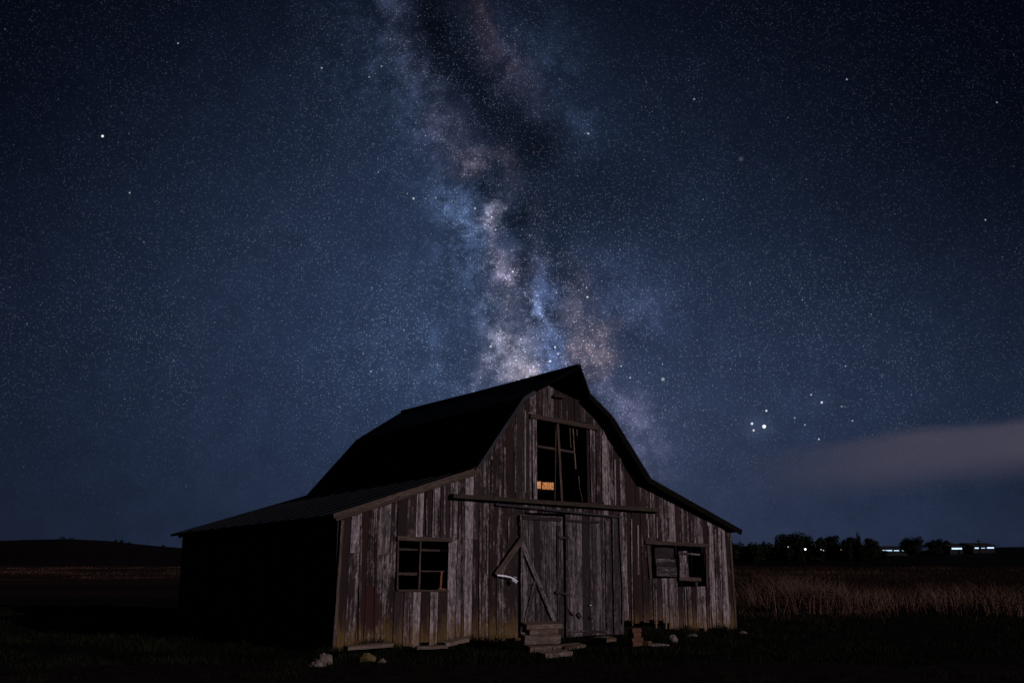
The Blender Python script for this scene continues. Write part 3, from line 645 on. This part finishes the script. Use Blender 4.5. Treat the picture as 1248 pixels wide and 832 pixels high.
# ------------------------------------------------------------------ loose things round the barn
def gpos(px, py): p = on_ground(px, py); p.z = gz(p.x, p.y)-.03; return p
def plank(name, px0, py0, px1, py1, w, t, z, mt, label, cat='plank', group=None, lift1=0.):
    a, b = gpos(px0, py0), gpos(px1, py1); c = (a+b)/2; o = b-a; L_ = Vector((o.x, o.y, 0)).length; mb = MB()
    mb.bar((-L_/2, 0, 0), (L_/2, 0, lift1), w, t, (0, -.15, 1), (.75, random.random(), .1), 8, .008, random.uniform(.85, 1))
    ob = mb.build(name, mt); ob.location = (c.x, c.y, c.z+t/2+z); ob.rotation_euler = (0, 0, math.atan2(o.y, o.x)); tag(ob, label, cat, group)
    return ob
gs = 'boards stacked as a step at the barn door'
def logd(px0, px1, py, w, t, z, mt, label, nm='step_board'): return plank(nm, px0, py, px1, py-1.6, w, t, z, mt, label, 'board', gs)
logd(641, 680, 787, .34, .10, .02, 'log', 'rough dark board at the bottom of the door step stack')
ob = logd(637, 681, 787, .20, .165, .145, 'pale', 'thick pale split log on the door step stack', 'split_log')
logd(641, 676, 786.5, .30, .085, .33, 'log', 'brown board above the pale log in the step stack')
logd(638, 682, 786, .30, .085, .43, 'log', 'top brown board of the door step stack')
plank('plank', 659, 797, 693, 794, .22, .07, .03, 'pale', 'short pale plank lying flat in front of the door step')
plank('plank', 683, 786, 709, 783, .22, .06, .02, 'log', 'dim plank lying under the right door leaf')
plank('plank', 421, 793.5, 477, 788.8, .13, .065, .10, 'pale', 'long pale plank along the foot of the left wing')
plank('plank', 507, 787, 545, 785.5, .10, .05, .06, 'pale', 'thin dark-stained plank at the wall foot below the left window')
plank('plank', 540, 785.6, 569, 783, .13, .07, .09, 'pale', 'jagged bleached plank leaning up at the wall foot', lift1=.05)
plank('plank', 728, 782, 746, 780, .22, .07, .05, 'log', 'short ochre block lying at the right end of the doors')
def rock(px, py, sx, sy, sz, mt, label, seed, rz=0., sub=3):
    p = gpos(px, py); bm = bmesh.new(); bmesh.ops.create_icosphere(bm, subdivisions=sub, radius=1)
    for v in bm.verts:
        c = v.co.copy(); k = 1+.35*noise.noise(c*1.1+Vector((seed, 0, 0)))+.14*noise.noise(c*3.2+Vector((0, seed, 0)))
        v.co = c*k; v.co.z = max(v.co.z, -.55); v.co = Vector((round(v.co.x*2.6)/2.6*.35+v.co.x*.65, v.co.y, round(v.co.z*2.6)/2.6*.35+v.co.z*.65))
        v.co.x *= sx; v.co.y *= sy; v.co.z *= sz
    me = bpy.data.meshes.new('stone'); bm.to_mesh(me); bm.free(); me.materials.append(MAT[mt]); o = bpy.data.objects.new('stone', me); col.objects.link(o)
    o.location = (p.x, p.y, p.z+sz*.22); o.rotation_euler = (0, 0, rz); tag(o, label, 'stone'); return o
rock(394, 805, .13, .12, .15, 'pstone', 'pale angular stone at the front left corner of the barn', 1.3)
rock(386, 809, .12, .11, .09, 'stone', 'grey stone low beside the pale corner stone', 4.1)
rock(447, 802, .14, .10, .10, 'ystone', 'yellowish stone propping the long pale plank', 7.7)
rock(466, 804, .06, .06, .06, 'pstone', 'small round pebble right of the yellowish stone', 9.9)
rock(820, 780, .10, .08, .12, 'stone', 'small grey stone where the right wing boards begin', 12.2)
rock(905, 768, .10, .07, .05, 'pstone', 'flat pale stone beyond the right corner of the barn', 17.)
rock(843, 771.5, .14, .08, .05, 'pstone', 'flat pale stone under the right window', 22.)
rock(803, 784.5, .20, .06, .035, 'stone', 'flat thin stone in front of the dark gap right of the bricks', 27.)
bp_ = gpos(774, 784)
for k, (dx, dz, rz, sx, lab) in enumerate([(0, 0, .1, .26, 'bottom brick of the small pile by the broken boards'), (.02, .085, -.2, .24, 'second brick from the bottom of the small pile'),
                                           (-.01, .17, .25, .25, 'third brick from the bottom of the small pile'), (.0, .255, -.05, .22, 'top brick of the small pile by the broken boards'), (.25, .0, .5, .22, 'lone brick fallen to the right of the brick pile')]):
    bm = bmesh.new(); bmesh.ops.create_cube(bm, size=1); bmesh.ops.scale(bm, vec=(sx, .14, .08), verts=bm.verts); bmesh.ops.bevel(bm, geom=bm.edges[:], offset=.012, segments=2)
    for v in bm.verts: v.co += Vector((noise.noise(v.co*9+Vector((k, 0, 0))), noise.noise(v.co*9+Vector((0, k, 0))), noise.noise(v.co*8)))*.012
    me = bpy.data.meshes.new('brick'); bm.to_mesh(me); bm.free(); me.materials.append(MAT['brick']); o = bpy.data.objects.new('brick', me); col.objects.link(o)
    o.location = (bp_.x+dx, bp_.y+dx*.6, bp_.z+.045+dz); o.rotation_euler = (0, 0, BROT+rz); tag(o, lab, 'brick', 'bricks at the foot of the barn front')

# ------------------------------------------------------------------ grass
def blades(name, P, H, wid, material, tone, bend=.35):
    n_ = len(P); az = rng.uniform(0, 2*np.pi, n_); ba = rng.uniform(0, 2*np.pi, n_)
    dx = np.stack([np.cos(az), np.sin(az), np.zeros(n_)], 1)*wid[:, None]/2
    bd = np.stack([np.cos(ba), np.sin(ba), np.zeros(n_)], 1)*(H*rng.uniform(.05, bend, n_))[:, None]
    up = np.zeros((n_, 3)); up[:, 2] = H
    v = np.stack([P-dx, P+dx, P+up*.55+bd*.35+dx*.75, P+up*.55+bd*.35-dx*.75, P+up+bd], 1).reshape(-1, 3)
    i = np.arange(n_)*5; f = np.concatenate([np.stack([i, i+1, i+2], 1), np.stack([i, i+2, i+3], 1), np.stack([i+3, i+2, i+4], 1)])
    return raw_mesh(name, v, f, material, np.repeat(np.stack([tone, tone, tone], 1), 5, 0))
def inside_barn(x, y, pad=.12):
    rx, ry = x-A.x, y-A.y; u_ = rx*UX.x+ry*UX.y; d_ = -(rx*NF.x+ry*NF.y); return (u_ > -.9) & (u_ < 10.8) & (d_ > -pad) & (d_ < Dp+.1)
def nz2(x, y, s): return np.array([noise.noise(Vector((a*s, b*s, 1.7))) for a, b in zip(x, y)])
def gzv(x, y): return np.array([gz(a, b)*min(1, max(0, 1-max(abs(a-5)/55, abs(b-30)/50))*4)-.03+rise(b) for a, b in zip(x, y)])
# tall dry grass: beyond a wandering edge on the right, and farther off on the left
n_ = 200000; Y = 34+rng.random(n_)**1.5*128; X = rng.uniform(-.62, .62, n_)*Y+2
cl = nz2(X, Y, .35); cl2 = nz2(X, Y, .09)
edge = np.where(X > 4, 36+7*nz2(X, Y*0, .13)+4*nz2(X, Y*0, .6), 92.+14*nz2(X, Y*0, .05))
keep = (Y > edge) & ((cl+cl2*.8) > rng.uniform(-.55, .45, n_)) & ~inside_barn(X, Y, .6); X, Y, cl, cl2, edge = X[keep], Y[keep], cl[keep], cl2[keep], edge[keep]
H = (.42+.5*np.clip(cl+.25, 0, 1)+.25*cl2)*rng.uniform(.6, 1.25, len(X)); H = np.clip(H, .2, 1.3)*np.where(X > 4, 1, .45)
H *= np.where(Y > 54, .62, .9)*np.clip((Y-edge)/6+.25, 0, 1); bandn = nz2(X*.12, Y, .16); tone = np.clip(rng.random(len(X))*.5+cl*.4+cl2*.5+bandn*.7-.02-.22*(Y > 54)*(X > 4), 0, 1)
P = np.stack([X, Y, gzv(X, Y)-.02], 1)
tag(blades('field_grass', P, H*rng.uniform(.45, 1.15, len(H)), .008+Y*.0002, 'straw', tone, 1.05), 'tall dry straw grass across the field', 'grass', kind='stuff')
# a few brighter clumps on the near edge of the field
cx = []
for px, py, n_c, r_, h_ in [(962, 736, 1500, 1.5, 1.25), (988, 744, 1400, 1.3, 1.1), (1018, 744, 700, 1.2, .8), (930, 738, 260, 1.8, .8), (1040, 742, 200, 1.2, .8), (1075, 744, 260, 1.4, .8), (1110, 742, 260, 1.3, .95), (1170, 745, 320, 1.6, 1.), (1215, 745, 320, 1.6, 1.1), (1240, 748, 260, 1.2, 1.1), (1140, 736, 260, 1.8, .9)]:
    c = on_ground(px, py); a = rng.normal(0, r_*.5, (n_c, 2)); cx.append(np.column_stack([c.x+a[:, 0], c.y+a[:, 1]*.7, np.full(n_c, h_)]))
cx = np.concatenate(cx); P = np.stack([cx[:, 0], cx[:, 1], gzv(cx[:, 0], cx[:, 1])-.02], 1)
tag(blades('grass_tussocks', P, cx[:, 2]*rng.uniform(.5, 1.1, len(cx)), np.full(len(cx), .016), 'pale_straw', rng.uniform(.0, 1., len(cx)), 1.05), 'paler dry tussocks along the near edge of the field', 'grass', kind='stuff')
# thin low straw straying out of the field into the green
n_ = 16000; Y = 27+rng.random(n_)**.6*14; X = 5+rng.random(n_)*.62*Y; cl = nz2(X, Y, .5); keep = ~inside_barn(X, Y, .5) & (cl+(Y-36)*.06 > rng.uniform(-.3, .5, n_)); X, Y, cl = X[keep], Y[keep], cl[keep]
tag(blades('stray_straw', np.stack([X, Y, gzv(X, Y)-.01], 1), (.12+.02*(Y-27)+.18*np.clip(cl, 0, 1))*rng.uniform(.4, 1.2, len(X)), np.full(len(X), .014), 'straw', rng.random(len(X))*.8, 1.1), 'sparse low straw between the green grass and the field', 'grass', kind='stuff')
# short green grass round the barn
n_ = 120000; Y = 12.5+rng.random(n_)**1.4*28; X = rng.uniform(-.58, .58, n_)*Y+.5
cl = nz2(X, Y, .8); yc = 15.6+.055*X; ont = np.abs(Y-yc) < 1.25+cl*.8
keep = ~inside_barn(X, Y, .02) & (cl > rng.uniform(-.6, .5, n_)) & ~(ont & (rng.random(n_) < .62)); X, Y, cl = X[keep], Y[keep], cl[keep]
P = np.stack([X, Y, gzv(X, Y)-.01], 1); H = (.05+.07*np.clip(cl+.3, 0, 1))*rng.uniform(.5, 1.6, len(X))
tag(blades('short_grass', P, H, .007+Y*.0003, 'grass', np.clip(rng.random(len(X))*.7+cl*.4, 0, 1), .9), 'short dark green grass around the barn', 'grass', kind='stuff')
# weeds hard against the wall foot
n_ = 5200; U_ = rng.uniform(-.4, 10.7, n_); dd = np.abs(rng.normal(0, .28, n_))+.06; k = nz2(U_, dd, 1.3)
dz = (U_ > 4.15) & (U_ < 7.0); keep = (k > rng.uniform(-.5, .4, n_)) & ~(dz & (dd < .9)); U_, dd, k = U_[keep], dd[keep], k[keep]
P2 = np.stack([A.x+UX.x*U_+NF.x*dd, A.y+UX.y*U_+NF.y*dd, np.zeros(len(U_))], 1); P2[:, 2] = gzv(P2[:, 0], P2[:, 1])-.01
tag(blades('wall_weeds', P2, (.10+.22*np.clip(k+.2, 0, 1))*rng.uniform(.5, 1.3, len(U_)), np.full(len(U_), .012), 'grass', rng.random(len(U_)), .9), 'low weeds growing along the foot of the barn', 'weeds', kind='stuff')

# ------------------------------------------------------------------ far trees, bushes, sheds and lamps
def crown_mesh(lumps, n_, leaf, parent, name='crown'):
    vol = np.array([a*b*c for _, (a, b, c) in lumps]); pick = rng.choice(len(lumps), n_, p=vol/vol.sum()); P = np.empty((n_, 3))
    for i, (c, r_) in enumerate(lumps):
        k = pick == i; m_ = k.sum(); d = rng.normal(size=(m_, 3)); d /= np.linalg.norm(d, axis=1)[:, None]; rr = rng.random(m_)**.45*rng.uniform(.85, 1.12, m_)
        P[k] = np.array(c)+d*rr[:, None]*np.array(r_)
    a = rng.normal(size=(n_, 3)); a /= np.linalg.norm(a, axis=1)[:, None]; b = np.cross(a, rng.normal(size=(n_, 3))); b /= np.linalg.norm(b, axis=1)[:, None]; s_ = leaf*rng.uniform(.5, 1.3, n_)[:, None]
    v = np.stack([P-a*s_, P+b*s_*.6, P+a*s_, P-b*s_*.6], 1).reshape(-1, 3); i = np.arange(n_)*4; f = np.stack([i, i+1, i+2, i+3], 1)
    o = raw_mesh(name, v, f, 'leaf', np.repeat(rng.random((n_, 1)).repeat(3, 1), 4, 0)); o.parent = parent; return o
def tree(name, px, ytop, wpx, Y, ybase, kind, label, cat='tree', group='trees on the far bank'):
    base = at_dist(px, ybase, Y); h = (at_dist(px, ytop, Y).z-base.z)*1.07; w = wpx/1250*Y/math.cos(PITCH)*.5*1.12
    o = tag(empty(name, (base.x, base.y, base.z-.6)), label, cat, group); h += .6
    mb = MB(); mb.tube([(0, 0, 0), (.05*w, 0, h*.3), (0, .05*w, h*.62)], [h*.035, h*.026, h*.010], 7)
    for _ in range(4):
        a = random.uniform(0, 6.28); z = h*random.uniform(.25, .5); mb.tube([(0, 0, z), (math.cos(a)*w*.6, math.sin(a)*w*.6, z+h*.25)], [h*.012, h*.005], 5)
    mb.build('trunk', 'bark', o)
    if kind == 'c':
        lumps = []; n_l = 9
        for k in range(n_l):
            q = k/(n_l-1); rr = w*(1-q*.93)*random.uniform(.8, 1.15); lumps.append(((random.uniform(-.1, .1)*w, random.uniform(-.1, .1)*w, h*(.16+.80*q)), (rr, rr, h*.075)))
        crown_mesh(lumps, 1300, h*.035, o)
    else:
        lumps = [((0, 0, h*.55), (w*.68, w*.68, h*.40)), ((0, 0, h*.28), (w*.8, w*.8, h*.2))]
        for _ in range(11):
            a = random.uniform(0, 6.28); r_ = w*random.uniform(.25, .62); z = h*random.uniform(.34, .84); s_ = w*random.uniform(.24, .42)
            lumps.append(((math.cos(a)*r_, math.sin(a)*r_, z), (s_, s_, min(s_*.9, h*.17))))
        crown_mesh(lumps, 4200, h*.038, o)
    return o
TR = [(893, 661, 16, 'b', 'low rounded tree next to the right eave of the barn'), (906, 664.5, 18, 'b', 'low bushy tree second out from the barn eave'), (919, 665, 12, 'b', 'smallest bushy tree between the eave and the first conifer'),
      (931.5, 657, 9, 'c', 'small pointed conifer left of the taller narrow tree'), (947, 651, 12, 'c', 'narrow ragged tree hard left of the large round tree'), (961, 651, 26, 'b', 'left half of the large rounded crown, with the dimmest lamp before it'),
      (975, 648.5, 34, 'b', 'largest rounded tree on the bank, above the bright lamp'), (1001, 654, 15, 'b', 'medium tree just right of the largest one'), (1014, 652.5, 20, 'b', 'broad flat-topped tree in the middle of the treeline'),
      (1034, 655, 20, 'b', 'bushy tree just left of the tall pointed conifer'), (1046.5, 647, 15, 'c', 'tallest pointed conifer of the treeline'), (1064, 656, 19, 'b', 'rounded tree ending the dense treeline before the lit sheds'),
      (1112, 654.5, 32, 'b', 'wide domed tree standing alone between the lit sheds'), (1140, 657, 22, 'b', 'peaked tree just right of the wide domed tree'), (1155, 658, 13, 'b', 'small tree left of the middle lit shed'), (1182, 662, 14, 'b', 'lowest tree, between the middle and right lit sheds')]
for px, yt, w, k, lab in TR:
    tree('conifer' if k == 'c' else 'broadleaf_tree', px, yt, w, 176+random.uniform(-6, 6), 673, k, lab)
# scrub filling the foot of the treeline
lp = []
for k in range(60):
    px = 886+k*3.25; c = at_dist(px, 671+random.uniform(-1, 1), 174+random.uniform(-3, 3)); lp.append(((c.x, c.y, c.z-.3), (random.uniform(.5, .9), .8, random.uniform(.8, 2.0)*(1.0 if px < 1062 else .4))))
scr = crown_mesh(lp, 24000, .17, None, 'scrub'); tag(scr, 'dark scrub filling the foot of the far treeline', 'scrub', kind='stuff')
BS = [(76, 653.2, 11, 'low dark bush on the crest of the left hill'), (87, 654.5, 9, 'bush touching the crest bush on its right'), (141, 657, 5, 'tiny bush left of the tall one on the hill slope'), (148, 656.3, 6, 'tallest small bush partway down the hill slope'),
      (158, 659.5, 5, 'round bush just below the tall slope bush'), (172, 662.8, 6, 'low bush halfway between the slope bushes and the barn'), (199, 663.0, 5, 'thin bush second from the barn on the hillside'), (212, 666, 5, 'last bush on the hill beside the barn eave')]
for px, yt, w, lab in BS:
    yb = float(np.interp(px, [0, 80, 130, 180, 215], [658.5, 656.3, 658.6, 664, 667]))+1.2; Y_ = 418; b_ = at_dist(px, yb, Y_); h = at_dist(px, yt, Y_).z-b_.z; w_ = w/1250*Y_*.5
    o = tag(empty('bush', b_), lab, 'bush', 'bushes along the left hill'); mb = MB(); mb.tube([(0, 0, -.4), (0, 0, h*.6)], [.09, .04], 5); mb.build('stem', 'bark', o)
    crown_mesh([((0, 0, h*.5), (w_*.8, w_*.8, h*.45)), ((w_*.4, 0, h*.4), (w_*.5, w_*.5, h*.4)), ((-w_*.5, 0, h*.4), (w_*.45, w_*.45, h*.35))], 350, max(.12, h*.08), o, 'foliage')
def shed(px0, px1, ytop, ywin, wins, Y, label):
    a = at_dist(px0, 672, Y); b = at_dist(px1, 672, Y); w = b.x-a.x; top = at_dist(px0, ytop, Y).z; zb = a.z-1.2; h = top-zb
    o = tag(empty('lit_shed', ((a.x+b.x)/2, Y, zb)), label, 'shed', 'lit sheds on the far bank'); dp = 8
    def box(mb, x0, x1, y0, y1, z0, z1): mb.strip((x0, y0, z0), (x1, y0, z0), (x0, y0, z1), (x1, y0, z1), (0, -1, 0), y1-y0)
    mb = MB(); box(mb, -w/2, w/2, 0, dp, 0, h); mb.build('wall', 'farwall', o)
    mb = MB(); mb.slab([(-w/2-.3, -.4, h+.02), (w/2+.3, -.4, h+.02), (w/2+.3, dp/2, h+.6), (-w/2-.3, dp/2, h+.6)], .08); mb.slab([(-w/2-.3, dp/2, h+.6), (w/2+.3, dp/2, h+.6), (w/2+.3, dp+.4, h+.02), (-w/2-.3, dp+.4, h+.02)], .08); mb.build('roof', 'farroof', o)
    for (x0, x1, y0, y1) in wins:
        p, q = at_dist(x0, y1, Y), at_dist(x1, y0, Y); cx_ = (a.x+b.x)/2; mb = MB(); box(mb, p.x-cx_, q.x-cx_, -.09, -.02, p.z-zb, q.z-zb); wo_ = mb.build('window', 'litwin', o)
        fm = MB(); fm.bar((p.x-cx_-.05, -.12, q.z-zb+.06), (q.x-cx_+.05, -.12, q.z-zb+.06), .07, .08, front, seg=1); fm.build('frame', 'farroof', wo_)
    return o
shed(1073, 1106, 669, 0, [(1075.5, 1087, 669.9, 671.0), (1089.5, 1095.5, 670.1, 671.0), (1098.5, 1103.5, 670.2, 670.9)], 178, 'long low shed with three dim blue-white windows beside the domed tree')
shed(1158, 1174, 665.5, 0, [(1160, 1172, 667.2, 669)], 178, 'short shed with one bright window strip right of the small tree')
shed(1186, 1213, 665, 0, [(1188, 1194, 666.8, 668.2), (1196, 1200, 667.2, 667.8), (1203, 1211, 666.4, 667.9)], 178, 'shed with broken bright window strips at the far right of the bank')
mb = MB(); p = at_dist(1194, 672, 176); o = tag(empty('utility_pole', p), 'thin dark pole rising beside the far right lit shed', 'pole'); h = at_dist(1194, 657.5, 176).z-p.z
mb.tube([(0, 0, -.5), (0, 0, h)], [.12, .08], 7); mb.build('post', 'pole', o); mb = MB(); mb.bar((-.5, 0, h*.9), (.5, 0, h*.9), .1, .1, front, seg=1); mb.build('crossarm', 'pole', o)
for px, py, mt, r_, lab in [(981.5, 669, 'lamp', .13, 'brightest white lamp on a post below the largest tree'), (960.5, 666, 'dimlamp', .085, 'dimmest white lamp, up in front of the large left crown'), (1000.5, 669.3, 'dimlamp', .085, 'white lamp on a post left of its close twin'),
                            (1003.5, 670.3, 'dimlamp', .08, 'small white lamp just right of its close twin'), (1025, 669.5, 'redlamp', .06, 'faint amber lamp left of the tall conifer')]:
    Y_ = 160; p = at_dist(px, py, Y_); o = tag(empty('yard_lamp', (p.x, p.y, p.z-2.5)), lab, 'lamp', 'yard lamps along the treeline')
    mb = MB(); mb.tube([(0, 0, -2), (0, 0, 2.4)], [.06, .04], 6); mb.build('post', 'pole', o)
    mb = MB(); mb.tube([(0, 0, 2.5-r_), (0, 0, 2.5-r_*.6), (0, 0, 2.5), (0, 0, 2.5+r_*.6), (0, 0, 2.5+r_)], [r_*.3, r_*.85, r_, r_*.85, r_*.3], 10); mb.build('lamp_globe', mt, o, True)
